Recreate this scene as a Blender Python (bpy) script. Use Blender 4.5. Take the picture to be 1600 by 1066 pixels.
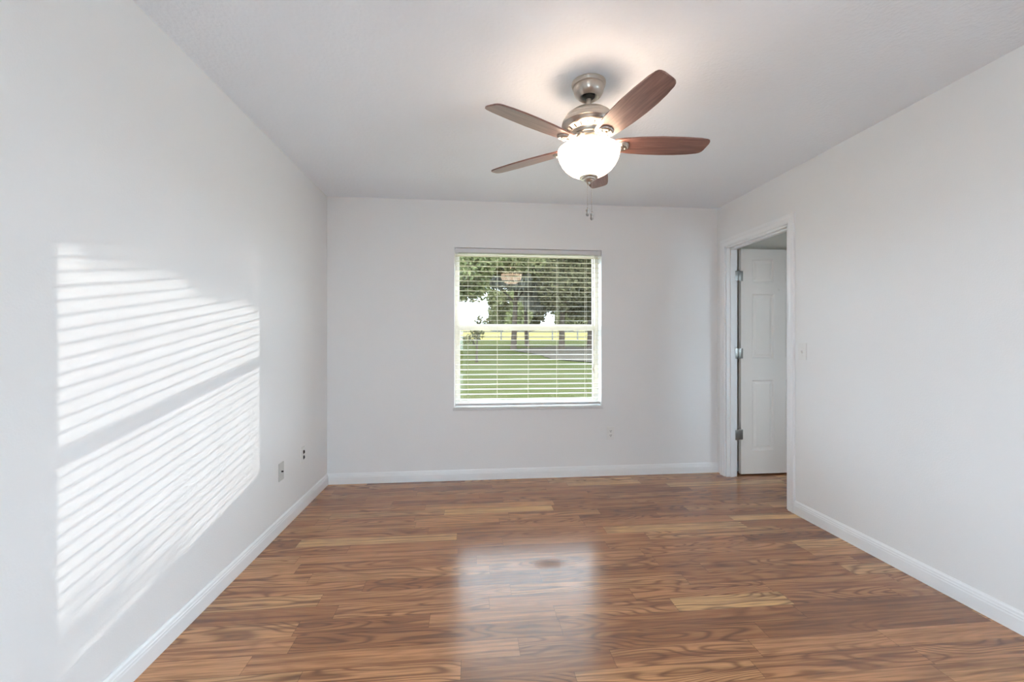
import bpy, bmesh, math, random
import numpy as np
from mathutils import Vector, Matrix
PI = math.pi
random.seed(7); rng = np.random.default_rng(7)
for o in list(bpy.data.objects): bpy.data.objects.remove(o)
SC = bpy.context.scene
COL = SC.collection

# ------------------------------------------------------------ camera
F = 665.0; YAW = math.atan(65.0/F); EYE = 1.2146
cam = bpy.data.cameras.new('camera'); co = bpy.data.objects.new('camera', cam); COL.objects.link(co)
cam.sensor_fit = 'HORIZONTAL'; cam.sensor_width = 36.0; cam.lens = 36.0*F/1600.0
cam.clip_start = 0.05; cam.clip_end = 400
co.location = (0, 0, EYE); co.rotation_euler = (PI/2, 0, -YAW)
SC.camera = co

# ------------------------------------------------------------ light and exposure
vs = SC.view_settings; vs.view_transform = 'Standard'; vs.look = 'None'; vs.gamma = 1; vs.use_curve_mapping = False
vs.exposure = 1.06
SKY = 5.1; SUN = 0.70; BULB = 36.0; BOWL = 5.5
w = bpy.data.worlds.new('world'); SC.world = w; w.use_nodes = True
bg = w.node_tree.nodes['Background']; bg.inputs[0].default_value = (0.79, 0.96, 1.13, 1); bg.inputs[1].default_value = SKY
sl = bpy.data.lights.new('sun', 'SUN'); so = bpy.data.objects.new('sun', sl); COL.objects.link(so)
sl.energy = SUN; sl.angle = math.radians(0.20); sl.color = (1.0, 0.97, 0.92)
SUND = Vector((-1.0, -1.083, -0.206)).normalized()
so.rotation_euler = SUND.to_track_quat('-Z', 'Y').to_euler(); so.location = (12, 16, 8)
try:
    SC.cycles.use_denoising = True; SC.cycles.use_adaptive_sampling = False; SC.cycles.use_light_tree = False
    SC.cycles.max_bounces = 14; SC.cycles.diffuse_bounces = 8; SC.cycles.transparent_max_bounces = 24
    SC.cycles.sample_clamp_indirect = 8.0; SC.cycles.blur_glossy = 0.5
except Exception: pass

# ------------------------------------------------------------ room numbers
XL, XR, YB, YR, H = -1.209, 2.278, 3.741, -2.05, 2.44
WX0, WX1, WZ0, WZ1 = -0.139, 1.177, 0.632, 2.031       # window recess
YG = 3.85                                                # window frame face
DY0, DY1, DZ = 2.853, 3.612, 2.058                       # door opening in the right wall
WT = 0.10                                                # right wall thickness
SX0, SX1, SZ = -1.12, -0.12, 2.15                        # glass door added in the rear wall for daylight
RY0, RY1 = -0.10, 0.98                                    # glass door added in the right wall to light the left one
LY0, LY1 = -1.92, -0.20                                   # sliding glass door added in the left wall for daylight

# ------------------------------------------------------------ material helpers
def hexc(r, g, b):
    f = lambda c: (c/255/12.92) if c/255 <= .04045 else ((c/255+.055)/1.055)**2.4
    return (f(r), f(g), f(b), 1)
class NT:
    def __init__(s, name):
        s.m = bpy.data.materials.new(name); s.m.use_nodes = True; s.t = s.m.node_tree
        s.b = s.t.nodes['Principled BSDF']; s.o = s.t.nodes['Material Output']
    def n(s, typ, **kw):
        nd = s.t.nodes.new(typ)
        for k, v in kw.items(): setattr(nd, k, v)
        return nd
    def l(s, a, b): s.t.links.new(a, b)
    def put(s, sock, v):
        if hasattr(v, 'is_linked'): s.l(v, sock)
        else: sock.default_value = v
    def math(s, op, a, b=0.0, c=0.0):
        nd = s.n('ShaderNodeMath', operation=op)
        s.put(nd.inputs[0], a); s.put(nd.inputs[1], b); s.put(nd.inputs[2], c)
        return nd.outputs[0]
    def noise(s, vec, scale, detail=2, rough=.5, dist=0):
        nd = s.n('ShaderNodeTexNoise'); s.l(vec, nd.inputs['Vector'])
        nd.inputs['Scale'].default_value = scale; nd.inputs['Detail'].default_value = detail
        nd.inputs['Roughness'].default_value = rough; nd.inputs['Distortion'].default_value = dist
        return nd.outputs['Fac']
    def obj(s): return s.n('ShaderNodeTexCoord').outputs['Object']
    def ramp(s, fac, stops):
        nd = s.n('ShaderNodeValToRGB'); s.l(fac, nd.inputs[0]); cr = nd.color_ramp
        while len(cr.elements) < len(stops): cr.elements.new(0.5)
        for e, (p, c) in zip(cr.elements, stops): e.position = p; e.color = c
        return nd.outputs[0]
    def mix(s, fac, a, b, mode='MIX'):
        nd = s.n('ShaderNodeMix', data_type='RGBA', blend_type=mode)
        s.put(nd.inputs[0], fac); s.put(nd.inputs[6], a); s.put(nd.inputs[7], b)
        return nd.outputs[2]
    def comb(s, x, y, z):
        nd = s.n('ShaderNodeCombineXYZ'); s.put(nd.inputs[0], x); s.put(nd.inputs[1], y); s.put(nd.inputs[2], z)
        return nd.outputs[0]
    def bump(s, h, strength, dist=.01):
        nd = s.n('ShaderNodeBump'); s.l(h, nd.inputs['Height'])
        nd.inputs['Strength'].default_value = strength; nd.inputs['Distance'].default_value = dist
        s.l(nd.outputs[0], s.b.inputs['Normal'])
    def set(s, **kw):
        for k, v in kw.items(): s.put(s.b.inputs[k.replace('_', ' ')], v)
        return s

def plain(name, col, rough=.5, metal=0, var=.04, vscale=8, bump=0, bscale=60, spec=.5):
    q = NT(name); c = q.obj(); n = q.noise(c, vscale, 3)
    a = tuple(min(1, x*(1-var)) for x in col[:3])+(1,); b = tuple(min(1, x*(1+var)) for x in col[:3])+(1,)
    q.set(Base_Color=q.mix(n, a, b), Roughness=rough, Metallic=metal)
    q.b.inputs['Specular IOR Level'].default_value = spec
    if bump: q.bump(q.noise(c, bscale, 4), bump)
    return q.m

M = {}
M['wall'] = plain('wall_paint', hexc(236, 236, 236), .55, var=.006, vscale=1.5, bump=.06, bscale=140, spec=.25)
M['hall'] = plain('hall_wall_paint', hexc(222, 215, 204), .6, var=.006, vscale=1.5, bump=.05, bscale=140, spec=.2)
M['trim'] = plain('white_trim_enamel', hexc(240, 241, 242), .3, var=.008, spec=.5)
M['door'] = plain('door_enamel', hexc(238, 231, 224), .38, var=.008, bump=.05, bscale=90, spec=.4)
M['vinyl'] = plain('window_vinyl', hexc(242, 237, 229), .4, var=.01)
M['slat'] = plain('blind_slat', hexc(236, 229, 210), .42, var=.01)
M['rail'] = plain('blind_rail', hexc(214, 214, 216), .4, var=.02)
M['cord'] = plain('blind_cord', hexc(236, 230, 214), .8)
M['sill'] = plain('marble_sill', hexc(214, 213, 212), .25, var=.06, vscale=14)
M['plate'] = plain('wall_plate_plastic', hexc(234, 233, 231), .35, var=.01)
M['plate_grey'] = plain('grey_plate_plastic', hexc(200, 200, 197), .4, var=.02)
M['dark'] = plain('dark_slot', hexc(38, 36, 36), .6)
M['nickel'] = plain('brushed_nickel', hexc(198, 190, 180), .29, metal=1, var=.05, vscale=30)
M['hinge'] = plain('hinge_steel', hexc(168, 166, 162), .35, metal=.9, var=.05)
M['black'] = plain('dark_ball', hexc(50, 48, 44), .5, metal=.4)
M['chain'] = plain('chain_metal', hexc(190, 184, 176), .3, metal=.9)
M['fob'] = plain('fob_glass', hexc(150, 148, 146), .2, metal=.2, var=.2, vscale=120)

q = NT('ceiling_texture'); c = q.obj()
v = q.n('ShaderNodeTexVoronoi'); q.l(c, v.inputs['Vector']); v.inputs['Scale'].default_value = 55
hgt = q.math('ADD', q.noise(c, 70, 3, .6), q.math('MULTIPLY', v.outputs['Distance'], .5))
q.set(Base_Color=hexc(238, 243, 249), Roughness=.8); q.b.inputs['Specular IOR Level'].default_value = .1
q.bump(hgt, .42, .004); M['ceiling'] = q.m

# laminate floor: strips .1 wide along x, contour grain
q = NT('walnut_laminate'); c = q.obj()
sx = q.n('ShaderNodeSeparateXYZ'); q.l(c, sx.inputs[0]); X, Y = sx.outputs[0], sx.outputs[1]
yy = q.math('DIVIDE', q.math('ADD', Y, 10.03), .098); row = q.math('FLOOR', yy)
wn = q.n('ShaderNodeTexWhiteNoise', noise_dimensions='1D'); q.l(row, wn.inputs['W']); rr = wn.outputs['Value']
wn2 = q.n('ShaderNodeTexWhiteNoise', noise_dimensions='1D'); q.l(q.math('ADD', row, 77.3), wn2.inputs['W'])
L = q.math('MULTIPLY_ADD', wn2.outputs['Value'], .55, .55)
xx = q.math('DIVIDE', q.math('ADD', X, q.math('MULTIPLY_ADD', rr, 7.0, 20.0)), L); pc = q.math('FLOOR', xx)
wp = q.n('ShaderNodeTexWhiteNoise', noise_dimensions='2D'); q.l(q.comb(row, pc, 0), wp.inputs['Vector'])
P = wp.outputs['Value']
wq = q.n('ShaderNodeTexWhiteNoise', noise_dimensions='2D'); q.l(q.comb(q.math('ADD', row, 31.7), pc, 0), wq.inputs['Vector'])
P2 = wq.outputs['Value']
off = q.math('MULTIPLY', P, 37.0)
gv = q.comb(q.math('ADD', q.math('MULTIPLY', X, 1.25), off), q.math('ADD', q.math('MULTIPLY', Y, 8.0), q.math('MULTIPLY', P2, 53.0)), off)
n0 = q.noise(gv, 1.0, 1.5, .4, .15)
bands = q.math('SINE', q.math('MULTIPLY', n0, q.math('MULTIPLY_ADD', P2, 70.0, 60.0)))
bands = q.math('MULTIPLY_ADD', bands, .5, .5)
fv = q.comb(q.math('ADD', q.math('MULTIPLY', X, 5.0), off), q.math('MULTIPLY', Y, 150.0), off)
fine = q.noise(fv, 1.0, 3, .6)
mv = q.comb(q.math('ADD', q.math('MULTIPLY', X, 1.3), off), q.math('MULTIPLY', Y, 42.0), off)
mid = q.noise(mv, 1.0, 3, .55)
base = q.ramp(P, [(0, hexc(156, 106, 72)), (.3, hexc(190, 133, 92)), (.62, hexc(204, 146, 102)), (.88, hexc(212, 156, 108)), (1, hexc(232, 184, 128))])
c1 = q.mix(q.math('MULTIPLY', q.math('POWER', bands, 3.0), q.ramp(P2, [(.30, (.15, .15, .15, 1)), (.62, (.66, .66, .66, 1))])), base, hexc(96, 62, 46))
c2 = q.mix(q.ramp(mid, [(.47, (0, 0, 0, 1)), (.66, (.7, .7, .7, 1))]), c1, hexc(112, 72, 52))
c3 = q.mix(q.math('MULTIPLY', q.ramp(fine, [(.45, (0, 0, 0, 1)), (.64, (1, 1, 1, 1))]), .36), c2, hexc(84, 52, 36))
fy = q.math('FRACT', yy); fx = q.math('FRACT', xx)
ey = q.math('LESS_THAN', q.math('MINIMUM', fy, q.math('SUBTRACT', 1.0, fy)), .010)
ex = q.math('LESS_THAN', q.math('MULTIPLY', q.math('MINIMUM', fx, q.math('SUBTRACT', 1.0, fx)), L), .0009)
seam = q.math('MULTIPLY', q.math('MAXIMUM', ey, ex), .6)
col = q.mix(seam, c3, hexc(60, 38, 27))
# darker, rougher blotch in the middle of the floor
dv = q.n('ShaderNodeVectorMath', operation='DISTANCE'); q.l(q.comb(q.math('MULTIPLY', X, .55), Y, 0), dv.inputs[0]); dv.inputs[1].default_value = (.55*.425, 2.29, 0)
blotch = q.math('MULTIPLY', q.ramp(q.math('ADD', dv.outputs['Value'], q.math('MULTIPLY', q.noise(fv, .5, 3), .05)), [(.035, (1, 1, 1, 1)), (.085, (0, 0, 0, 1))]), .5)
col = q.mix(blotch, col, hexc(84, 50, 34))
q.set(Base_Color=col, Roughness=q.math('ADD', q.math('MULTIPLY_ADD', fine, .06, .17), q.math('MULTIPLY', blotch, .5)))
q.b.inputs['Specular IOR Level'].default_value = .6
q.bump(q.math('ADD', q.math('MULTIPLY', fine, .25), q.math('SUBTRACT', 1.0, q.math('MAXIMUM', ey, ex))), .06, .002)
M['floor'] = q.m

# fan blade walnut
q = NT('blade_walnut'); c = q.obj()
sx = q.n('ShaderNodeSeparateXYZ'); q.l(c, sx.inputs[0])
g = q.comb(q.math('MULTIPLY', sx.outputs[0], 5.0), q.math('MULTIPLY', sx.outputs[1], 70.0), sx.outputs[2])
q.set(Base_Color=q.ramp(q.noise(g, 1, 4, .6, .3), [(.3, hexc(104, 72, 64)), (.55, hexc(136, 98, 88)), (.8, hexc(160, 122, 108))]), Roughness=.34)
q.b.inputs['Coat Weight'].default_value = .6; q.b.inputs['Coat Roughness'].default_value = .28
M['blade'] = q.m
# lit glass bowl
q = NT('lit_frosted_glass'); c = q.obj()
q.set(Base_Color=(.9, .88, .84, 1), Roughness=.25)
q.put(q.b.inputs['Emission Color'], q.mix(q.noise(c, 9, 3, .6, 1.5), (1.0, .68, .45, 1), (1.0, .74, .53, 1)))
q.b.inputs['Emission Strength'].default_value = BOWL
M['bowl'] = q.m
try: q.m.cycles.emission_sampling = 'NONE'
except Exception: pass
q = NT('bulb_glass'); q.set(Base_Color=(1, .95, .9, 1)); q.b.inputs['Emission Color'].default_value = (.98, .98, 1.0, 1); q.b.inputs['Emission Strength'].default_value = BULB
M['bulb'] = q.m
# pane glass: fresnel mix of clear and mirror, lets sun through
q = NT('pane_glass'); t = q.n('ShaderNodeBsdfTransparent'); gl = q.n('ShaderNodeBsdfGlossy'); gl.inputs['Roughness'].default_value = .01
t.inputs[0].default_value = (.97, .98, .97, 1)
fr = q.n('ShaderNodeFresnel'); fr.inputs[0].default_value = 1.45; mx = q.n('ShaderNodeMixShader')
q.l(q.math('MULTIPLY', fr.outputs[0], 1.8), mx.inputs[0]); q.l(t.outputs[0], mx.inputs[1]); q.l(gl.outputs[0], mx.inputs[2]); q.l(mx.outputs[0], q.o.inputs[0])
M['glass'] = q.m

# outside
q = NT('lawn_grass'); c = q.obj()
n = q.noise(c, .35, 5, .6); n2 = q.noise(c, 9, 4, .7)
g1 = q.ramp(n, [(.35, (.040, .042, .014, 1)), (.6, (.056, .054, .024, 1)), (.75, (.062, .052, .034, 1))])
q.set(Base_Color=q.mix(q.math('MULTIPLY', n2, .5), g1, (.036, .040, .014, 1)), Roughness=.9)
q.b.inputs['Specular IOR Level'].default_value = 0; q.bump(n2, .5, .05); M['lawn'] = q.m
M['straw'] = plain('dry_field_grass', (.15, .118, .042, 1), .9, var=.15, vscale=.4, spec=0)
M['reflector'] = plain('reflector_concrete', hexc(232, 230, 228), .85, var=.05, vscale=3, spec=.1)  # pale concrete of the added slabs that bounce daylight indoors
M['dirt'] = plain('bare_ground_litter', (.058, .048, .036, 1), .95, var=.35, vscale=3, spec=0)
M['bark'] = plain('tree_bark', (.062, .047, .034, 1), .95, var=.3, vscale=12, spec=0)
M['fence'] = plain('weathered_fence_wood', (.13, .12, .10, 1), .9, var=.2, vscale=10, spec=.1)
def leafmat(name, a, b, tr=.35):
    q = NT(name); c = q.obj()
    colr = q.mix(q.ramp(q.noise(c, 1.6, 4, .7), [(.35, (0, 0, 0, 1)), (.65, (1, 1, 1, 1))]), a, b)
    d = q.n('ShaderNodeBsdfDiffuse'); t = q.n('ShaderNodeBsdfTranslucent'); mx = q.n('ShaderNodeMixShader'); mx.inputs[0].default_value = tr
    q.l(colr, d.inputs[0]); q.l(colr, t.inputs[0]); q.l(d.outputs[0], mx.inputs[1]); q.l(t.outputs[0], mx.inputs[2]); q.l(mx.outputs[0], q.o.inputs[0])
    return q.m
M['leaf_oak'] = leafmat('oak_leaves', (.062, .064, .028, 1), (.17, .165, .075, 1))
M['leaf_dark'] = leafmat('dark_leaves', (.045, .042, .022, 1), (.115, .105, .052, 1))
M['leaf_pale'] = leafmat('pale_leaves', (.10, .115, .045, 1), (.22, .22, .10, 1))
M['moss'] = leafmat('grey_moss', (.13, .125, .10, 1), (.24, .23, .19, 1))

# ------------------------------------------------------------ mesh helpers
def box(bm, x0, x1, y0, y1, z0, z1, bev=0, mat=None):
    r = bmesh.ops.create_cube(bm, size=1)
    S = Matrix.Translation(((x0+x1)/2, (y0+y1)/2, (z0+z1)/2)) @ Matrix.Diagonal((abs(x1-x0), abs(y1-y0), abs(z1-z0), 1))
    bmesh.ops.transform(bm, matrix=(mat @ S) if mat else S, verts=r['verts'])
    if bev:
        es = list({e for v in r['verts'] for e in v.link_edges})
        bmesh.ops.bevel(bm, geom=es, offset=bev, segments=2, affect='EDGES', profile=.6)
def lathe(bm, prof, seg=48, cx=0, cy=0):
    rings = []
    for r, z in prof:
        if r < 1e-5: rings.append([bm.verts.new((cx, cy, z))])
        else: rings.append([bm.verts.new((cx+r*math.cos(2*PI*i/seg), cy+r*math.sin(2*PI*i/seg), z)) for i in range(seg)])
    for a, b in zip(rings, rings[1:]):
        for i in range(seg):
            j = (i+1) % seg
            if len(a) == 1 and len(b) == 1: continue
            if len(a) == 1: bm.faces.new((a[0], b[j], b[i]))
            elif len(b) == 1: bm.faces.new((a[i], a[j], b[0]))
            else: bm.faces.new((a[i], a[j], b[j], b[i]))
def tube(bm, pts, radii, seg=8):
    pts = [Vector(p) for p in pts]; prev = None
    if not hasattr(radii, '__len__'): radii = [radii]*len(pts)
    for k, (p, r) in enumerate(zip(pts, radii)):
        d = (pts[min(k+1, len(pts)-1)]-pts[max(k-1, 0)]).normalized()
        a = Vector((0, 0, 1)) if abs(d.z) < .9 else Vector((1, 0, 0))
        u = d.cross(a).normalized(); v_ = d.cross(u)
        ring = [bm.verts.new(p+u*r*math.cos(2*PI*i/seg)+v_*r*math.sin(2*PI*i/seg)) for i in range(seg)]
        if prev:
            for i in range(seg): bm.faces.new((prev[i], prev[(i+1) % seg], ring[(i+1) % seg], ring[i]))
        else: bm.faces.new(ring[::-1])
        prev = ring
    bm.faces.new(prev)
def extr(bm, prof, p0, p1, ax_out, z0=0.0):
    """extrude a (out, z) profile from p0 to p1 (xy), out along ax_out"""
    o_ = Vector(ax_out)
    A = [bm.verts.new((p0[0]+o_.x*a, p0[1]+o_.y*a, z0+b)) for a, b in prof]
    B = [bm.verts.new((p1[0]+o_.x*a, p1[1]+o_.y*a, z0+b)) for a, b in prof]
    for i in range(len(prof)):
        j = (i+1) % len(prof); bm.faces.new((A[i], A[j], B[j], B[i]))
    bm.faces.new(A); bm.faces.new(B[::-1])
def obj(name, bm, mat, parent=None, smooth=False, loc=None, rot=None):
    bmesh.ops.recalc_face_normals(bm, faces=bm.faces)
    me = bpy.data.meshes.new(name); bm.to_mesh(me); bm.free()
    for m in (mat if isinstance(mat, (list, tuple)) else [mat]): me.materials.append(m)
    if smooth:
        me.shade_smooth()
        try: me.set_sharp_from_angle(angle=math.radians(38))
        except Exception: pass
    o = bpy.data.objects.new(name, me); COL.objects.link(o)
    if parent: o.parent = parent
    if loc: o.location = loc
    if rot: o.rotation_euler = rot
    return o
def thing(name, label, cat, loc=(0, 0, 0), rot=(0, 0, 0), group=None):
    o = bpy.data.objects.new(name, None); COL.objects.link(o); o.location = loc; o.rotation_euler = rot
    o.empty_display_size = .1
    if label: o['label'] = label
    if cat: o['category'] = cat
    if group: o['group'] = group
    return o
def struct(o, label=None, cat=None):
    o['kind'] = 'structure'
    if label: o['label'] = label
    if cat: o['category'] = cat
    return o

# ------------------------------------------------------------ room shell
HX1, HY0, HY1 = 4.3, 1.55, 3.80       # neighbouring room beyond the door
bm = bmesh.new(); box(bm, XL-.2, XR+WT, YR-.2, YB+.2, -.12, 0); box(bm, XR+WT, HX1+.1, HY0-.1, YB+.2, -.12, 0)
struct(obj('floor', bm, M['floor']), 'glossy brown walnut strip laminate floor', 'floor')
bm = bmesh.new(); box(bm, XL-.2, XR+WT, YR-.2, YB+.2, H, H+.25); box(bm, XR+WT, HX1+.1, HY0-.1, YB+.2, H, H+.25)
struct(obj('ceiling', bm, M['ceiling']), 'white finely textured ceiling', 'ceiling')
bm = bmesh.new(); box(bm, XL-.2, XL, YR-.2, LY0, 0, H); box(bm, XL-.2, XL, LY1, YB+.2, 0, H); box(bm, XL-.2, XL, LY0, LY1, SZ, H)
struct(obj('wall_left', bm, M['wall']), 'white wall on the left carrying the sun patch', 'wall')
bm = bmesh.new()
box(bm, XL, WX0, YB, YB+.2, 0, H); box(bm, WX1, XR+WT, YB, YB+.2, 0, H)
box(bm, WX0, WX1, YB, YB+.2, 0, WZ0-.022); box(bm, WX0, WX1, YB, YB+.2, WZ1, H)
struct(obj('wall_back', bm, M['wall']), 'white back wall with the window in it', 'wall')
bm = bmesh.new()
box(bm, XR, XR+WT, YR-.2, RY0, 0, H); box(bm, XR, XR+WT, RY1, DY0, 0, H); box(bm, XR, XR+WT, RY0, RY1, SZ, H); box(bm, XR, XR+WT, DY1, YB, 0, H); box(bm, XR, XR+WT, DY0, DY1, DZ, H)
struct(obj('wall_right', bm, M['wall']), 'white wall on the right with the doorway', 'wall')
bm = bmesh.new()
box(bm, XL, SX0, YR-.2, YR, 0, H); box(bm, SX1, XR, YR-.2, YR, 0, H); box(bm, SX0, SX1, YR-.2, YR, SZ, H)
struct(obj('wall_rear', bm, M['wall']), 'white wall behind the viewer with an added glass door', 'wall')
bm = bmesh.new()
box(bm, XR+WT, HX1, YB+.02, YB+.2, 0, H)
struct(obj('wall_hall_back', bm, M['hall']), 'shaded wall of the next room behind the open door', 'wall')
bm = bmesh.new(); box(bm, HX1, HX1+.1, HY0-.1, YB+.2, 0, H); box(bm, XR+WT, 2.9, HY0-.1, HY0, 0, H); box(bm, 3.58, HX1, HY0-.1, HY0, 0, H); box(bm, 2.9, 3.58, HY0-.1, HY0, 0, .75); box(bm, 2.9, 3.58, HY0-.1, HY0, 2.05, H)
struct(obj('wall_hall_side', bm, M['hall']), 'far side walls of the next room', 'wall')

# baseboards
BP = [(0, 0), (.0145, 0), (.0145, .058), (.0125, .064), (.0125, .070), (.010, .074), (.0085, .083), (.004, .089), (.003, .092), (0, .092)]
bm = bmesh.new(); extr(bm, BP, (XL, LY1), (XL, YB), (1, 0))
struct(obj('baseboard_left', bm, M['trim']), 'white moulded baseboard along the left wall', 'baseboard')
bm = bmesh.new(); extr(bm, BP, (XL, YB), (XR, YB), (0, -1))
struct(obj('baseboard_back', bm, M['trim']), 'white moulded baseboard under the window wall', 'baseboard')
CW = .064
bm = bmesh.new(); extr(bm, BP, (XR, RY1), (XR, DY0-CW-.001), (-1, 0))
struct(obj('baseboard_right', bm, M['trim']), 'white moulded baseboard along the right wall', 'baseboard')
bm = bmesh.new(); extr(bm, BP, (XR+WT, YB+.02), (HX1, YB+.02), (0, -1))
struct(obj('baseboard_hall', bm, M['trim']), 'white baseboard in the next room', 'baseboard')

# ------------------------------------------------------------ doorway
# casing profile: (across, thick)
def casing(bm, side, x, flip):
    s = -1 if flip else 1
    prof = [(0, 0), (0, .009), (.006, .012), (.018, .0135), (.034, .012), (.046, .016), (CW-.003, .017), (CW, .014), (CW, 0)]
    z1 = DZ
    # verticals with mitred tops
    def vert(y, d):
        A = [bm.verts.new((x-s*t, y+d*a, 0)) for a, t in prof]; B = [bm.verts.new((x-s*t, y+d*a, z1+a)) for a, t in prof]
        for i in range(len(prof)-1): bm.faces.new((A[i], A[i+1], B[i+1], B[i]))
        bm.faces.new(A)
        return B
    a = vert(DY0, -1); b = vert(DY1, 1)
    for i in range(len(prof)-1): bm.faces.new((a[i], a[i+1], b[i+1], b[i]))
dr = struct(thing('door_1', 'open white six panel door in the right wall', 'door', (XR+WT, DY1, 0)))
def rel(o):   # keep world placement under a parent empty
    o.matrix_parent_inverse = dr.matrix_basis.inverted(); return o
bm = bmesh.new(); casing(bm, 1, XR, False); casing(bm, 1, XR+WT, True)
t1 = struct(obj('trim_1', bm, M['trim']), 'white moulded casing around the doorway', 'door casing')
bm = bmesh.new(); J = .004
box(bm, XR, XR+WT, DY0, DY0+J+.014, 0, DZ); box(bm, XR, XR+WT, DY1-J-.010, DY1, 0, DZ); box(bm, XR, XR+WT, DY0, DY1, DZ-.016, DZ)
xs = XR+.050
box(bm, xs-.018, xs+.018, DY1-.026, DY1-.012, 0, DZ-.016, .001); box(bm, xs-.018, xs+.018, DY0+.016, DY0+.029, 0, DZ-.016, .001)
box(bm, xs-.018, xs+.018, DY0+.016, DY1-.012, DZ-.029, DZ-.016, .001)
struct(obj('trim_2', bm, M['trim']), 'white door jamb with its stop inside the doorway', 'door jamb')
# slab, opened ninety degrees into the next room
DX, DW, DT, DB, DTOP = 2.428, .750, .035, .014, 2.046
YF = 3.618
def slab():
    bm = bmesh.new()
    xs_ = [0, .108, .318, .430, .642, DW]
    zs_ = [DB, .225, .862, 1.055, 1.642, 1.745, 1.958, DTOP]
    pan = {(i, j) for i in (1, 3) for j in (1, 3, 5)}
    for yo, sgn in ((0, 1), (DT, -1)):
        for i in range(5):
            for j in range(7):
                x0, x1, z0, z1 = DX+xs_[i], DX+xs_[i+1], zs_[j], zs_[j+1]
                def ring(e, d): return [bm.verts.new((a, YF+yo+sgn*d, b)) for a, b in ((x0+e, z0+e), (x1-e, z0+e), (x1-e, z1-e), (x0+e, z1-e))]
                if (i, j) not in pan: bm.faces.new(ring(0, 0)); continue
                rs = [ring(0, 0), ring(.006, .004), ring(.013, .0105), ring(.021, .0105), ring(.042, .003)]
                for A, B in zip(rs, rs[1:]):
                    for k in range(4): bm.faces.new((A[k], A[(k+1) % 4], B[(k+1) % 4], B[k]))
                bm.faces.new(rs[-1])
    for (a, b, c_, d) in (((DX, YF, DB), (DX, YF+DT, DB), (DX, YF+DT, DTOP), (DX, YF, DTOP)), ((DX+DW, YF, DB), (DX+DW, YF+DT, DB), (DX+DW, YF+DT, DTOP), (DX+DW, YF, DTOP)),
                          ((DX, YF, DTOP), (DX+DW, YF, DTOP), (DX+DW, YF+DT, DTOP), (DX, YF+DT, DTOP)), ((DX, YF, DB), (DX+DW, YF, DB), (DX+DW, YF+DT, DB), (DX, YF+DT, DB))):
        bm.faces.new([bm.verts.new(p) for p in (a, b, c_, d)])
    bmesh.ops.remove_doubles(bm, verts=bm.verts, dist=1e-5)
    return bm
sb = rel(obj('door_slab', slab(), M['door'], dr))
HPX = XR+WT+.020
for z in (1.800, 1.102, .372):
    bm = bmesh.new()
    box(bm, XR+WT-.018, HPX+.001, DY1-.0155, DY1-.0125, z-.045, z+.045, .0008)           # jamb leaf
    box(bm, HPX+.004, DX+.016, YF-.0045, YF-.0005, z-.045, z+.045, .0008)                # door leaf seen on the edge
    for k in range(5):
        zz = z-.045+k*.018
        lathe(bm, [(0, zz+.0006), (.0058, zz+.0006), (.0062, zz+.002), (.0062, zz+.016), (.0058, zz+.0174), (0, zz+.0174)], 14, HPX, YF-.011)
    lathe(bm, [(0, z+.045), (.0045, z+.045), (.005, z+.050), (.003, z+.053), (0, z+.054)], 12, HPX, YF-.011)
    for dx in (-.026, .022):
        for dz in (-.03, 0, .03):
            lathe_m = bmesh.ops.create_cone(bm, cap_ends=True, segments=10, radius1=.003, radius2=.002, depth=.0016)
            bmesh.ops.transform(bm, matrix=Matrix.Translation((HPX+dx, YF-.0050 if dx > 0 else DY1-.016, z+dz)) @ Matrix.Rotation(PI/2, 4, 'X'), verts=lathe_m['verts'])
    h = rel(obj('hinge', bm, M['hinge'], dr, True)); h['label'] = 'steel butt hinge'
bm = bmesh.new()
for s in (0, 1):
    lathe(bm, [(0, 0), (.030, 0), (.031, .004), (.012, .009), (.011, .028), (.024, .038), (.028, .050), (.024, .062), (0, .067)], 24)
    mm = Matrix.Translation((DX+DW-.065, YF if s == 0 else YF+DT, .95)) @ Matrix.Rotation(PI/2 if s == 0 else -PI/2, 4, 'X')
    vv = [v_ for v_ in bm.verts if not v_.tag]
    bmesh.ops.transform(bm, matrix=mm, verts=vv)
    for v_ in bm.verts: v_.tag = True
k_ = rel(obj('door_knob', bm, M['nickel'], dr, True)); k_['label'] = 'round nickel knob'
bm = bmesh.new(); box(bm, DX+.352, DX+.366, YF-.004, YF, 1.672, 1.700, .0015); tube(bm, [(DX+.359, YF-.003, 1.680), (DX+.359, YF-.016, 1.676), (DX+.359, YF-.020, 1.686)], .0025, 8)
rel(obj('coat_hook', bm, M['door'], dr, True))

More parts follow.
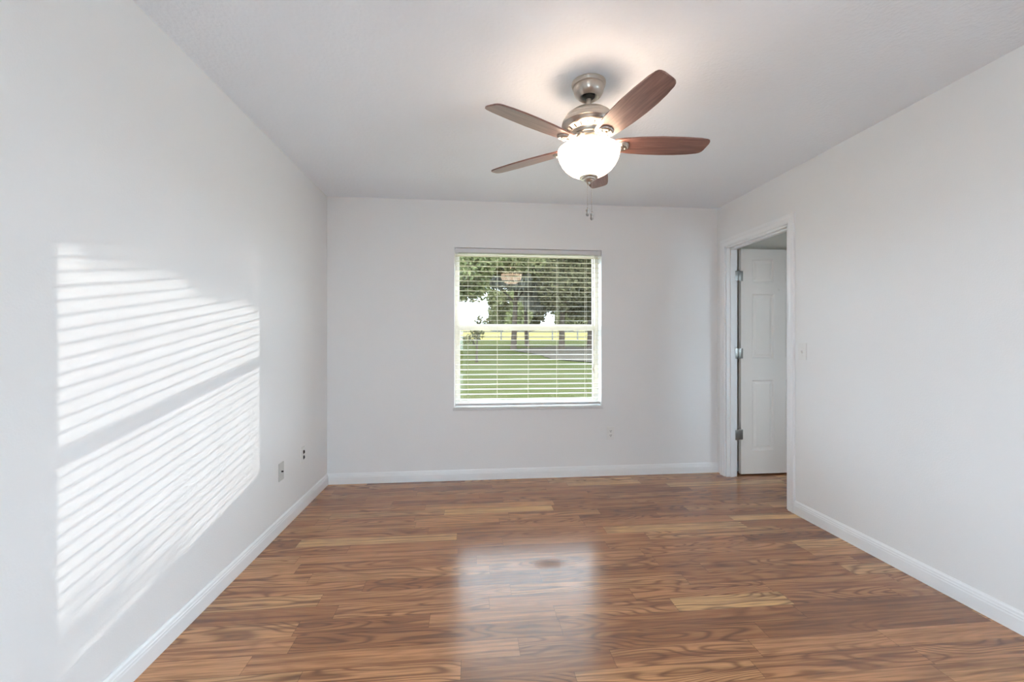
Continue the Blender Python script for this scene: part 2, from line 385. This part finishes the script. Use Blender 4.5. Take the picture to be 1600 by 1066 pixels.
# ------------------------------------------------------------ window
wn_ = struct(thing('window_1', 'cream vinyl single hung window in the back wall', 'window', ((WX0+WX1)/2, YG, WZ0)))
def relw(o): o.matrix_parent_inverse = wn_.matrix_basis.inverted(); return o
FW = .030
bm = bmesh.new()
box(bm, WX0, WX0+FW, YG, YG+.08, WZ0, WZ1, .002); box(bm, WX1-FW, WX1, YG, YG+.08, WZ0, WZ1, .002)
box(bm, WX0+FW, WX1-FW, YG, YG+.08, WZ1-.030, WZ1, .002); box(bm, WX0+FW, WX1-FW, YG, YG+.08, WZ0, WZ0+.022, .002)
relw(obj('window_frame', bm, M['vinyl'], wn_))
def sash(x0, x1, z0, z1, y, wl, wt, wb):
    bm = bmesh.new()
    box(bm, x0, x0+wl, y, y+.028, z0, z1, .002); box(bm, x1-wl, x1, y, y+.028, z0, z1, .002)
    box(bm, x0+wl, x1-wl, y, y+.028, z1-wt, z1, .002); box(bm, x0+wl, x1-wl, y, y+.028, z0, z0+wb, .002)
    s_ = relw(obj('sash', bm, M['vinyl'], wn_))
    bm = bmesh.new(); vs_ = [bm.verts.new(p) for p in ((x0+wl, y+.014, z0+wb), (x1-wl, y+.014, z0+wb), (x1-wl, y+.014, z1-wt), (x0+wl, y+.014, z1-wt))]; bm.faces.new(vs_)
    p = obj('pane', bm, M['glass'], s_)
    return s_
sash(WX0+FW, WX1-FW, 1.335, WZ1-.03, YG+.042, .010, .012, .034)
sash(WX0+FW, WX1-FW, WZ0+.022, 1.352, YG+.008, .016, .040, .020)
bm = bmesh.new(); box(bm, .500, .555, YG-.006, YG+.010, 1.352, 1.366, .003)
relw(obj('sash_lock', bm, M['vinyl'], wn_))
bm = bmesh.new(); box(bm, WX0-.012, WX1+.012, YB-.016, YB+.002, WZ0-.024, WZ0, .004); box(bm, WX0, WX1, YB, YG, WZ0-.022, WZ0)
relw(obj('window_sill', bm, M['sill'], wn_))

# blind
bl = thing('window_blind', 'cream horizontal slat blind hanging open in the window', 'blind', ((WX0+WX1)/2, YB+.035, WZ1))
def relb(o): o.matrix_parent_inverse = bl.matrix_basis.inverted(); return o
BX0, BX1, BY = WX0+.006, WX1-.006, YB+.034
bm = bmesh.new(); box(bm, BX0, BX1, BY-.028, BY+.026, WZ1-.042, WZ1-.003, .003)
relb(obj('headrail', bm, M['rail'], bl))
bm = bmesh.new()
box(bm, BX0, BX0+.030, BY-.034, BY-.0285, WZ1-.050, WZ1-.004, .001)
relb(obj('end_bracket', bm, M['rail'], bl))
bm = bmesh.new(); box(bm, BX1-.030, BX1, BY-.034, BY-.0285, WZ1-.050, WZ1-.004, .001)
relb(obj('end_bracket', bm, M['rail'], bl))
NS, Z0S, Z1S = 30, .700, 1.962
zsl = [Z0S+(Z1S-Z0S)*i/(NS-1) for i in range(NS)]
bm = bmesh.new()
for i, z in enumerate(zsl):
    sg = 8; top = []; bot = []
    for side, arr in ((.0007, top), (-.0007, bot)):
        for k in range(sg+1):
            t_ = -1+2*k/sg; y = BY+t_*.0235; zc = z+.0009*(1-t_*t_)+t_*.0011
            arr.append([bm.verts.new((BX0+.004, y, zc+side)), bm.verts.new((BX1-.004, y, zc+side))])
    for k in range(sg):
        bm.faces.new((top[k][0], top[k][1], top[k+1][1], top[k+1][0])); bm.faces.new((bot[k][1], bot[k][0], bot[k+1][0], bot[k+1][1]))
        bm.faces.new((top[k][0], top[k+1][0], bot[k+1][0], bot[k][0])); bm.faces.new((top[k+1][1], top[k][1], bot[k][1], bot[k+1][1]))
    bm.faces.new((top[0][1], top[0][0], bot[0][0], bot[0][1])); bm.faces.new((top[sg][0], top[sg][1], bot[sg][1], bot[sg][0]))
relb(obj('slats', bm, M['slat'], bl, True))
bm = bmesh.new(); box(bm, BX0+.003, BX1-.003, BY-.026, BY+.026, .645, .667, .004)
relb(obj('bottom_rail', bm, M['rail'], bl))
for x in (-.022, .238, .516, .778, 1.040):
    bm = bmesh.new()
    for yo in (-.0265, .0265): tube(bm, [(x, BY+yo, WZ1-.04), (x, BY+yo, .664)], .0011, 6)
    for z in zsl: tube(bm, [(x, BY-.0265, z-.0016), (x, BY+.0265, z-.0016)], .0006, 4)
    relb(obj('ladder_cord', bm, M['cord'], bl))
bm = bmesh.new()
tube(bm, [(1.100, BY-.031, WZ1-.045), (1.101, BY-.033, 1.5), (1.100, BY-.032, .98)], .0012, 6)
lathe(bm, [(0, .98), (.005, .978), (.007, .95), (.006, .94), (0, .939)], 12, 1.100, BY-.032)
relb(obj('lift_cord', bm, M['cord'], bl, True))

# ------------------------------------------------------------ wall plates
def plate_geo(bm, w=.070, h=.115, t=.005):
    box(bm, -w/2, w/2, -t, 0, -h/2, h/2, .0022)
def screw(bm, z):
    r = bmesh.ops.create_cone(bm, cap_ends=True, segments=12, radius1=.0035, radius2=.003, depth=.0015)
    bmesh.ops.transform(bm, matrix=Matrix.Translation((0, -.0055, z)) @ Matrix.Rotation(PI/2, 4, 'X'), verts=r['verts'])
def duplex(name, label, loc, rz, facemat):
    t = thing(name, label, 'outlet', loc, (0, 0, rz))
    bm = bmesh.new(); plate_geo(bm); screw(bm, 0); obj('cover_plate', bm, M['plate'], t)
    for s in (-1, 1):
        bm = bmesh.new()
        pts = []
        for k in range(24):
            a = 2*PI*k/24; pts.append((.0165*math.cos(a), max(-.0135, min(.0135, .0165*math.sin(a)))))
        A = [bm.verts.new((x, -.0072, s*.0195+z)) for x, z in pts]; B = [bm.verts.new((x, -.004, s*.0195+z)) for x, z in pts]
        bm.faces.new(A)
        for k in range(24): bm.faces.new((A[k], A[(k+1) % 24], B[(k+1) % 24], B[k]))
        bmesh.ops.remove_doubles(bm, verts=bm.verts, dist=1e-6)
        rc = obj('receptacle', bm, facemat, t)
        bm = bmesh.new()
        box(bm, -.0085, -.0050, -.0078, -.0068, s*.0195-.001, s*.0195+.0085); box(bm, .0050, .0085, -.0078, -.0068, s*.0195+.0, s*.0195+.0085)
        box(bm, -.003, .003, -.0078, -.0068, s*.0195-.010, s*.0195-.004)
        obj('slot', bm, M['dark'], rc)
    return t
duplex('electrical_outlet', 'white duplex outlet on the back wall below the window corner', (1.260, YB, .382), 0, M['plate'])
# left wall: outlet with dark openings, and the small screw plate
t = thing('electrical_outlet', 'white outlet with two dark sockets on the left wall near the corner', 'outlet', (XL, 3.209, .390), (0, 0, PI/2))
bm = bmesh.new(); plate_geo(bm); obj('cover_plate', bm, M['plate'], t)
for s in (-1, 1):
    bm = bmesh.new()
    tube(bm, [(.004, -.0078, s*.0195-.013), (.008, -.0078, s*.0195-.006), (.0095, -.0078, s*.0195), (.0095, -.0078, s*.0195+.007), (.008, -.0078, s*.0195+.013)], [.004, .0062, .0072, .007, .005], 8)
    o = obj('socket', bm, M['dark'], t, True); o['label'] = 'dark socket opening'
t = thing('cable_plate', 'grey wall plate with one small dark jack on the left wall', 'wall plate', (XL, 2.859, .378), (0, 0, PI/2))
bm = bmesh.new(); plate_geo(bm); screw(bm, .042); screw(bm, -.042); obj('cover_plate', bm, M['plate_grey'], t)
bm = bmesh.new()
r = bmesh.ops.create_cone(bm, cap_ends=True, segments=16, radius1=.0055, radius2=.0050, depth=.010)
bmesh.ops.transform(bm, matrix=Matrix.Translation((0, -.010, 0)) @ Matrix.Rotation(PI/2, 4, 'X'), verts=r['verts'])
o = obj('cable_jack', bm, M['dark'], t); o['label'] = 'dark round cable jack'
t = thing('light_switch', 'white toggle light switch on the right wall beside the doorway', 'light switch', (XR, 2.722, 1.143), (0, 0, -PI/2))
bm = bmesh.new(); plate_geo(bm); screw(bm, .030); screw(bm, -.030); obj('cover_plate', bm, M['plate'], t)
bm = bmesh.new(); box(bm, -.0045, .0045, -.014, -.004, -.009, .009, .001, Matrix.Rotation(math.radians(24), 4, 'X')); obj('toggle', bm, M['plate'], t)

# ------------------------------------------------------------ ceiling fan
FX, FY = .560, 1.980
fan = thing('ceiling_fan', 'brushed nickel ceiling fan with five walnut blades and lit glass bowl', 'ceiling fan', (FX, FY, H))
def fp(z): return z-H
def FL(prof): return [(r, fp(z)) for r, z in prof]
bm = bmesh.new()
lathe(bm, FL([(0, 2.44), (.080, 2.44), (.080, 2.432), (.0775, 2.428), (.0765, 2.421), (.0725, 2.418), (.0715, 2.408), (.068, 2.394), (.060, 2.381), (.050, 2.373), (.046, 2.370), (.0435, 2.3705), (.034, 2.380), (.032, 2.392), (0, 2.40)]), 64)
obj('canopy', bm, M['nickel'], fan, True)
bm = bmesh.new(); lathe(bm, FL([(0, 2.405), (.020, 2.400), (.030, 2.388), (.029, 2.374), (.018, 2.364), (0, 2.362)]), 32)
o = obj('hanger_ball', bm, M['black'], fan, True); o['label'] = 'dark hanger ball'
bm = bmesh.new(); lathe(bm, FL([(0, 2.37), (.0125, 2.37), (.0125, 2.305), (.021, 2.302), (.024, 2.290), (0, 2.288)]), 24)
obj('downrod', bm, M['nickel'], fan, True)
bm = bmesh.new()
lathe(bm, FL([(0, 2.298), (.080, 2.298), (.090, 2.295), (.096, 2.288), (.098, 2.282), (.108, 2.281), (.1135, 2.275), (.116, 2.266), (.116, 2.260), (.122, 2.259), (.126, 2.252), (.128, 2.242), (.128, 2.236), (.124, 2.233), (.122, 2.226), (.114, 2.217), (.102, 2.211), (.088, 2.205), (.083, 2.198), (.082, 2.188), (.0, 2.187)]), 72)
obj('motor_housing', bm, M['nickel'], fan, True)
for k in range(20):
    a = 2*PI*k/20; bm = bmesh.new()
    box(bm, -.004, .004, -.002, .002, -.009, .009, .001, Matrix.Rotation(a, 4, 'Z') @ Matrix.Translation((.098, 0, fp(2.2075))) @ Matrix.Rotation(PI/2-.35, 4, 'Y'))
    o = obj('vent_slot', bm, M['black'], fan); o['label'] = 'dark cooling slot'
bm = bmesh.new(); lathe(bm, FL([(0, 2.188), (.074, 2.188), (.076, 2.182), (.074, 2.172), (.060, 2.168), (.056, 2.160), (.060, 2.152), (.070, 2.146), (.078, 2.140), (.080, 2.130), (.076, 2.126), (.020, 2.124), (.010, 2.12), (.009, 2.0), (0, 2.0)]), 64)
obj('light_fitter', bm, M['nickel'], fan, True)
# bowl: outer and inner skins
outr = [(.1455, 2.120), (.1460, 2.112), (.1440, 2.096), (.138, 2.076), (.127, 2.055), (.112, 2.036), (.092, 2.019), (.068, 2.006), (.040, 1.998), (.012, 1.995)]
inn = [(max(r-.004, .010), z+.003) for r, z in outr[::-1]]
bm = bmesh.new(); lathe(bm, FL(outr+inn+[outr[0]]), 72)
bmesh.ops.remove_doubles(bm, verts=bm.verts, dist=1e-6)
o = obj('glass_bowl', bm, M['bowl'], fan, True); o['label'] = 'lit white frosted glass bowl'
for k in range(3):
    a = math.radians(40+120*k); cx, cy = .038*math.cos(a), .038*math.sin(a)
    bm = bmesh.new(); lathe(bm, FL([(0, 2.118), (.010, 2.116), (.012, 2.104), (.018, 2.094), (.021, 2.080), (.018, 2.068), (.008, 2.060), (0, 2.059)]), 20, cx, cy)
    obj('light_bulb', bm, M['bulb'], fan, True)
bm = bmesh.new(); lathe(bm, FL([(0, 1.997), (.040, 1.9965), (.044, 1.992), (.042, 1.988), (.032, 1.986), (.030, 1.981), (.022, 1.979), (.018, 1.972), (.010, 1.968), (.008, 1.960), (0, 1.957)]), 40)
obj('finial', bm, M['nickel'], fan, True)
# blades and arms
BZ = 2.147
outl_p = [(.112, .020), (.118, .036), (.135, .044), (.20, .054), (.28, .0615), (.36, .0645), (.43, .0635), (.49, .0585), (.535, .052), (.550, .046), (.558, .037), (.562, .026)]
outl_m = [(.568, -.018), (.5675, -.032), (.563, -.041), (.552, -.0465), (.52, -.0515), (.44, -.0575), (.34, -.0605), (.24, -.057), (.16, -.049), (.132, -.044), (.118, -.036), (.112, -.020)]
def blade_bm():
    bm = bmesh.new(); out = outl_p+outl_m; T = .0035
    for a, b in ((0, 1),):
        A = [bm.verts.new((x, y, T)) for x, y in out]; B = [bm.verts.new((x, y, -T)) for x, y in out]
        bm.faces.new(A); bm.faces.new(B[::-1])
        for k in range(len(out)): bm.faces.new((A[k], A[(k+1) % len(out)], B[(k+1) % len(out)], B[k]))
    es = [e for e in bm.edges if abs(e.verts[0].co.z-e.verts[1].co.z) < 1e-6]
    bmesh.ops.bevel(bm, geom=es, offset=.0012, segments=2, affect='EDGES')
    return bm
def arm_bm():
    bm = bmesh.new()
    for s in (-1, 1):
        pts = [(.060, s*.012, .030), (.085, s*.019, .022), (.110, s*.020, -.002), (.135, s*.014, -.010), (.158, s*.006, -.008)]
        tube(bm, pts, [.007, .006, .005, .005, .004], 10)
    box(bm, .055, .090, -.022, .022, .022, .034, .004)
    lathe(bm, [(0, -.0185), (.008, -.0180), (.012, -.0145), (.020, -.0135), (.026, -.0155), (.031, -.0125), (.034, -.0085), (.034, -.004), (0, -.0036)], 32, .158, 0)
    for k in range(3):
        a = 2*PI*k/3+.3
        lathe(bm, [(0, -.019), (.004, -.0185), (.0055, -.015), (.0055, -.010), (0, -.010)], 12, .158+.017*math.cos(a), .017*math.sin(a))
    for s in (-1, 1): tube(bm, [(.158, 0, -.015), (.158-.016, s*.018, -.0165)], .0032, 8)
    return bm
b0 = obj('blade', blade_bm(), M['blade'], fan); a0 = obj('blade_arm', arm_bm(), M['nickel'], fan, True)
for k in range(5):
    A = math.radians(-5.0+72*k+.4)
    if k == 0: b, a = b0, a0
    else:
        b, a = b0.copy(), a0.copy()
        for o in (b, a): COL.objects.link(o); o.parent = fan
    b['label'] = 'walnut brown wooden blade'
    pitch = Matrix.Rotation(math.radians(-13), 4, 'X')
    Mx = Matrix.Translation((0, 0, fp(BZ))) @ Matrix.Rotation(A, 4, 'Z') @ pitch
    b.matrix_basis = Mx; a.matrix_basis = Matrix.Translation((0, 0, fp(BZ))) @ Matrix.Rotation(A, 4, 'Z') @ pitch
# pull chains
for dx, dy, z0, zf in ((-.004, .004, 1.962, 1.850), (.017, .006, 1.985, 1.832)):
    bm = bmesh.new(); nb = int((z0-zf)/.0042)
    for k in range(nb):
        r = bmesh.ops.create_icosphere(bm, subdivisions=1, radius=.0018); bmesh.ops.translate(bm, vec=(dx, dy, fp(z0-k*.0042)), verts=r['verts'])
    ch = obj('pull_chain', bm, M['chain'], fan, True)
    bm = bmesh.new(); z = zf
    lathe(bm, FL([(0, z+.002), (.003, z+.001), (.0035, z-.004), (.0085, z-.010), (.0065, z-.022), (.0085, z-.034), (.004, z-.040), (0, z-.041)]), 8, dx, dy)
    o = obj('chain_fob', bm, M['fob'], ch); o['label'] = 'grey cut glass fob'

# ------------------------------------------------------------ unseen glass doors and window added to let daylight in
def added_glass_door(name, label, fn, a, b):
    """fn maps (along, depth, z) ranges to boxes; two panels"""
    g = struct(thing(name, label, 'door'))
    bm = bmesh.new(); m_ = (a+b)/2
    for q_ in ((a, a+.05, -.12, -.02, 0, SZ), (b-.05, b, -.12, -.02, 0, SZ), (a+.05, b-.05, -.12, -.02, SZ-.05, SZ), (a+.05, b-.05, -.12, -.02, 0, .04), (m_-.025, m_+.025, -.10, -.04, .04, SZ-.05)):
        box(bm, *fn(q_), .002)
    obj('door_frame', bm, M['trim'], g)
    for x0, x1 in ((a+.05, m_-.025), (m_+.025, b-.05)):
        bm = bmesh.new(); q_ = fn((x0, x1, -.073, -.067, .04, SZ-.05)); box(bm, *q_)
        obj('door_glass', bm, M['glass'], g)
added_glass_door('added_door_2', 'white framed sliding glass door added in the left wall to let daylight in', lambda q_: (XL+q_[2], XL+q_[3], q_[0], q_[1], q_[4], q_[5]), LY0, LY1)
added_glass_door('added_door_3', 'narrow white framed glass door added behind the viewer to let daylight in', lambda q_: (q_[0], q_[1], YR+q_[2], YR+q_[3], q_[4], q_[5]), SX0, SX1)
added_glass_door('added_door_4', 'white framed glass door added in the right wall to let daylight in', lambda q_: (XR-q_[3]-.02, XR-q_[2]-.02, q_[0], q_[1], q_[4], q_[5]), RY0, RY1)
w2 = struct(thing('added_window', 'white framed window added to light the next room, out of view beyond the doorway', 'window'))  # made-up window that brightens the next room
bm = bmesh.new()
for q_ in ((2.9, 2.94, .75, 2.05), (3.54, 3.58, .75, 2.05), (2.94, 3.54, .75, .79), (2.94, 3.54, 2.01, 2.05), (2.94, 3.54, 1.38, 1.42)): box(bm, q_[0], q_[1], HY0-.08, HY0-.02, q_[2], q_[3], .002)
obj('window_frame', bm, M['trim'], w2)
bm = bmesh.new(); box(bm, 2.94, 3.54, HY0-.052, HY0-.048, .79, 2.01); obj('pane', bm, M['glass'], w2)
bm = bmesh.new(); box(bm, XR+WT, XR+7, -5, 1.19, -.2, -.02); struct(obj('reflector', bm, M['reflector']), 'added pale concrete patio outside the glass door at right', 'reflector')  # added slab that bounces daylight in from the right
bm = bmesh.new(); box(bm, XL-7, XL-.2, YR-7, 3.0, -.2, -.02); box(bm, XL-.2, XR+WT, YR-7, YR-.2, -.2, -.02)
struct(obj('reflector', bm, M['reflector']), 'added pale concrete patio outside the glass doors', 'reflector')  # slabs added to reflect daylight up into the room

# ------------------------------------------------------------ outside
def gz(y):
    pts = [(-60, -.25), (3.9, -.25), (12, -.18), (22, .25), (34, .85), (46, 1.28), (60, 2.05), (78, 2.95), (120, 4.2), (200, 5)]
    for (a, za), (b, zb) in zip(pts, pts[1:]):
        if a <= y <= b:
            t = (y-a)/(b-a); return za+(zb-za)*t
    return pts[-1][1]
def ground(name, y0, y1, mat, label, cat, dz=0, x0=-70, x1=110, step=2.0, amp=.03):
    bm = bmesh.new(); nx = 60; ny = max(2, int((y1-y0)/step)); g = []
    for j in range(ny+1):
        y = y0+(y1-y0)*j/ny
        g.append([bm.verts.new((x0+(x1-x0)*i/nx, y, gz(y)+dz+(amp*math.sin(i*1.7+j*.9)*math.sin(j*.6+.4*i) if 0 < j < ny and y > 8 else 0))) for i in range(nx+1)])
    for j in range(ny):
        for i in range(nx): bm.faces.new((g[j][i], g[j][i+1], g[j+1][i+1], g[j+1][i]))
    return struct(obj(name, bm, mat, smooth=True), label, cat)
ground('lawn', -60, 46, M['lawn'], 'green back yard lawn outside the window', 'lawn')
ground('field', 46, 130, M['straw'], 'pale yellow dry field beyond the fence', 'field')
# bare patch under the trees
bm = bmesh.new(); ctr = (8.3, 25.5); ring = []
for j in range(6):
    ring.append([])
    for i in range(36):
        a = 2*PI*i/36; r = j/5*(1+.12*math.sin(3*a)+.08*math.sin(7*a+1)); x, y = ctr[0]+4.9*r*math.cos(a), ctr[1]+7.5*r*math.sin(a)
        ring[j].append(bm.verts.new((x, y, gz(y)+.045)))
for j in range(5):
    for i in range(36): bm.faces.new((ring[j][i], ring[j][(i+1) % 36], ring[j+1][(i+1) % 36], ring[j+1][i]))
struct(obj('ground_litter', bm, M['dirt'], smooth=True), 'brown leaf litter on the ground under the trees', 'ground')

def foliage(blobs, n, size, name, mat, parent, droop=0.0):
    """leaf sprays scattered through ellipsoid blobs (x,y,z,rx,ry,rz)"""
    wts = np.array([b[3]*b[4]*b[5]*(b[6] if len(b) > 6 else 1) for b in blobs]); wts = wts/wts.sum()
    idx = rng.choice(len(blobs), n, p=wts); B = np.array([b[:6] for b in blobs])[idx]
    d = rng.normal(size=(n, 3)); d /= np.linalg.norm(d, axis=1)[:, None]
    r = rng.random(n)**.38
    c = B[:, :3]+d*r[:, None]*B[:, 3:6]
    u = rng.normal(size=(n, 3)); u /= np.linalg.norm(u, axis=1)[:, None]
    if droop: u = u*(1-droop)+np.array([0, 0, -1.0])*droop; u /= np.linalg.norm(u, axis=1)[:, None]
    v = np.cross(u, rng.normal(size=(n, 3))); v /= np.linalg.norm(v, axis=1)[:, None]
    s = size*(.6+.8*rng.random(n))[:, None]
    wv = .42 if not droop else .22
    P = np.stack([c-u*s, c-u*s*.2+v*s*wv, c+u*s, c-u*s*.2-v*s*wv], axis=1).reshape(-1, 3)
    me = bpy.data.meshes.new(name); me.vertices.add(4*n); me.vertices.foreach_set('co', P.ravel())
    me.loops.add(4*n); me.loops.foreach_set('vertex_index', np.arange(4*n)); me.polygons.add(n)
    me.polygons.foreach_set('loop_start', np.arange(0, 4*n, 4)); me.polygons.foreach_set('loop_total', np.full(n, 4))
    me.materials.append(mat); me.update(); me.validate()
    o = bpy.data.objects.new(name, me); COL.objects.link(o); o.parent = parent
    return o
def tree(x, y, h, tr, blobs, n, size, mat, label, lean=0, moss=None, group=None, arch=None):
    z0 = gz(y)-.05
    t = thing('tree', label, 'tree', (x, y, z0), group=group)
    bm = bmesh.new()
    tube(bm, [(0, 0, 0), (0, 0, .25), (lean*.25, 0, h*.3), (lean*.6, 0, h*.6), (lean, 0, h)], [tr*1.5, tr*1.05, tr*.85, tr*.6, tr*.18], 12)
    for b in blobs:
        s = max(.25, min(.8, (b[2]-b[5])/h*.8)); s = s if arch is None else min(arch, (b[2]+.75)/h); p0 = (lean*s, 0, h*s)
        mid_ = ((p0[0]+b[0])/2, (p0[1]+b[1])/2, (p0[2]+b[2])/2+.25)
        tube(bm, [p0, mid_, (b[0], b[1], b[2])], [tr*.42, tr*.25, tr*.06], 7)
    obj('trunk', bm, M['bark'], t, True)
    foliage(blobs, n, size, 'foliage', mat, t)
    if moss: foliage(moss[0], moss[1], moss[2], 'hanging_moss', M['moss'], t, .75)
    return t
def R_(a, b): return a+(b-a)*random.random()
def crown(cx, cz, w, h, k, lo=0):
    out = []
    for i in range(k):
        a = R_(0, 2*PI); r = R_(.1, .75)
        out.append((cx+w*r*math.cos(a), w*r*math.sin(a)*.8, cz+h*R_(-.6, .6), w*R_(.35, .5), w*R_(.3, .45), h*R_(.28, .42)))
    return out
tree(3.0, 29.5, 7.5, .20, crown(0, 6.3, 3.6, 2.6, 9), 9000, .17, M['leaf_oak'], 'oak with grey hanging moss in the middle of the yard', .3, (crown(1.4, 4.1, 2.8, 1.5, 10), 6500, .24))
tree(4.4, 33.0, 8.5, .17, crown(0, 7.2, 3.2, 2.6, 8), 7500, .18, M['leaf_pale'], 'pale leaved tree standing just right of the mossy oak', -.4, (crown(.6, 4.6, 2.6, 1.6, 6), 2600, .26))
tree(6.3, 29.0, 8.0, .21, crown(0.5, 5.4, 3.0, 3.2, 11), 13000, .17, M['leaf_dark'], 'dark evergreen tree with a straight trunk at right of the window view', .1)
tree(8.7, 30.5, 8.5, .19, crown(0.2, 5.4, 3.2, 3.6, 11), 13000, .17, M['leaf_dark'], 'dark leafy tree at the right edge of the window view', .2)
tree(11.8, 27.0, 8.0, .2, crown(0, 6.0, 3.0, 2.6, 9), 8000, .18, M['leaf_oak'], 'green tree standing past the right edge of the window view', .1)
tree(-2.0, 25.5, 7.5, .18, crown(1.9, 5.2, 2.7, 2.1, 12), 5200, .17, M['leaf_pale'], 'thin pale tree at the left of the window view', 1.0)
tree(-7.2, 30.0, 8.0, .19, crown(0, 6.0, 3.2, 2.8, 9), 8000, .17, M['leaf_oak'], 'green yard tree far out of sight to the left of the thin pale tree', .2)
tree(-12.5, 36.0, 9.0, .2, crown(0, 6.6, 3.4, 3.2, 9), 7000, .18, M['leaf_dark'], 'dark yard tree farthest left of all the trees on the lawn', .2)
tree(.30, 20.5, 2.4, .055, [(0.05, 0, 1.5, .35, .35, .4), (-.35, .1, 1.15, .35, .3, .3), (.2, 0, 2.0, .3, .3, .35)], 260, .10, M['leaf_dark'], 'small dark young tree on the lawn at left of the window view', .05)
tree(14.3, 16.94, 6.2, .07, [(-2.25, -.2, 4.36, .36, .5, .22), (-1.85, -.2, 4.44, .32, .5, .15, .8), (-1.42, -.2, 3.22, .30, .5, .14, .55), (-.4, 0, 5.6, .9, .9, .5, .12), (.4, .2, 5.9, .9, .9, .6, .1)], 900, .075, M['leaf_oak'], 'slender young tree with arching branches added unseen far right of the window to shade the sun patch', .1, arch=.88)  # added out-of-view tree, its leaf clumps placed to dim parts of the sun patch
for i, (x, y, w_, cz, n, mt, lb) in enumerate([
    (-11, 88, 6, 6, 3000, 'leaf_oak', 'distant round tree farthest left beyond the field'), (-5.0, 92, 3.6, 2.6, 2000, 'leaf_pale', 'low distant pale tree beyond the field, left of the bright sky gap'),
    (9.4, 84, 4.2, 6.0, 5000, 'leaf_pale', 'distant pale tree beyond the field seen between the middle trunks'), (5.6, 86, 3.9, 6.5, 6000, 'leaf_oak', 'distant green tree beyond the field, right of the bright sky gap'), (12.6, 90, 5.6, 8, 7500, 'leaf_dark', 'distant dark tree beyond the field behind the mossy oak'),
    (21, 87, 6, 7.5, 7500, 'leaf_oak', 'distant tree beyond the field behind the dark evergreen'), (28, 91, 6.5, 8, 7500, 'leaf_dark', 'distant dark tree beyond the field at right'), (37, 88, 7, 7, 5000, 'leaf_oak', 'distant tree beyond the field farthest right')]):
    tree(x, y, cz*1.3, .35, crown(0, cz*.72, w_*.85, cz*.85, 12)+[(0, 0, cz*.35, w_*.6, w_*.4, cz*.33)], n, .42, M[mt], lb)

# fence between lawn and field
fe = thing('rail_fence', 'weathered wooden rail fence across the far end of the lawn', 'fence', (6, 45, gz(45)))
for k in range(17):
    bm = bmesh.new(); x = -22+k*2.75; box(bm, x-.07, x+.07, -.07, .07, -.1, 1.15, .01); obj('fence_post', bm, M['fence'], fe)
for z in (.40, .95):
    bm = bmesh.new(); box(bm, -22.1, 22.1, -.03, .03, z-.06, z+.06, .01); obj('fence_rail', bm, M['fence'], fe)
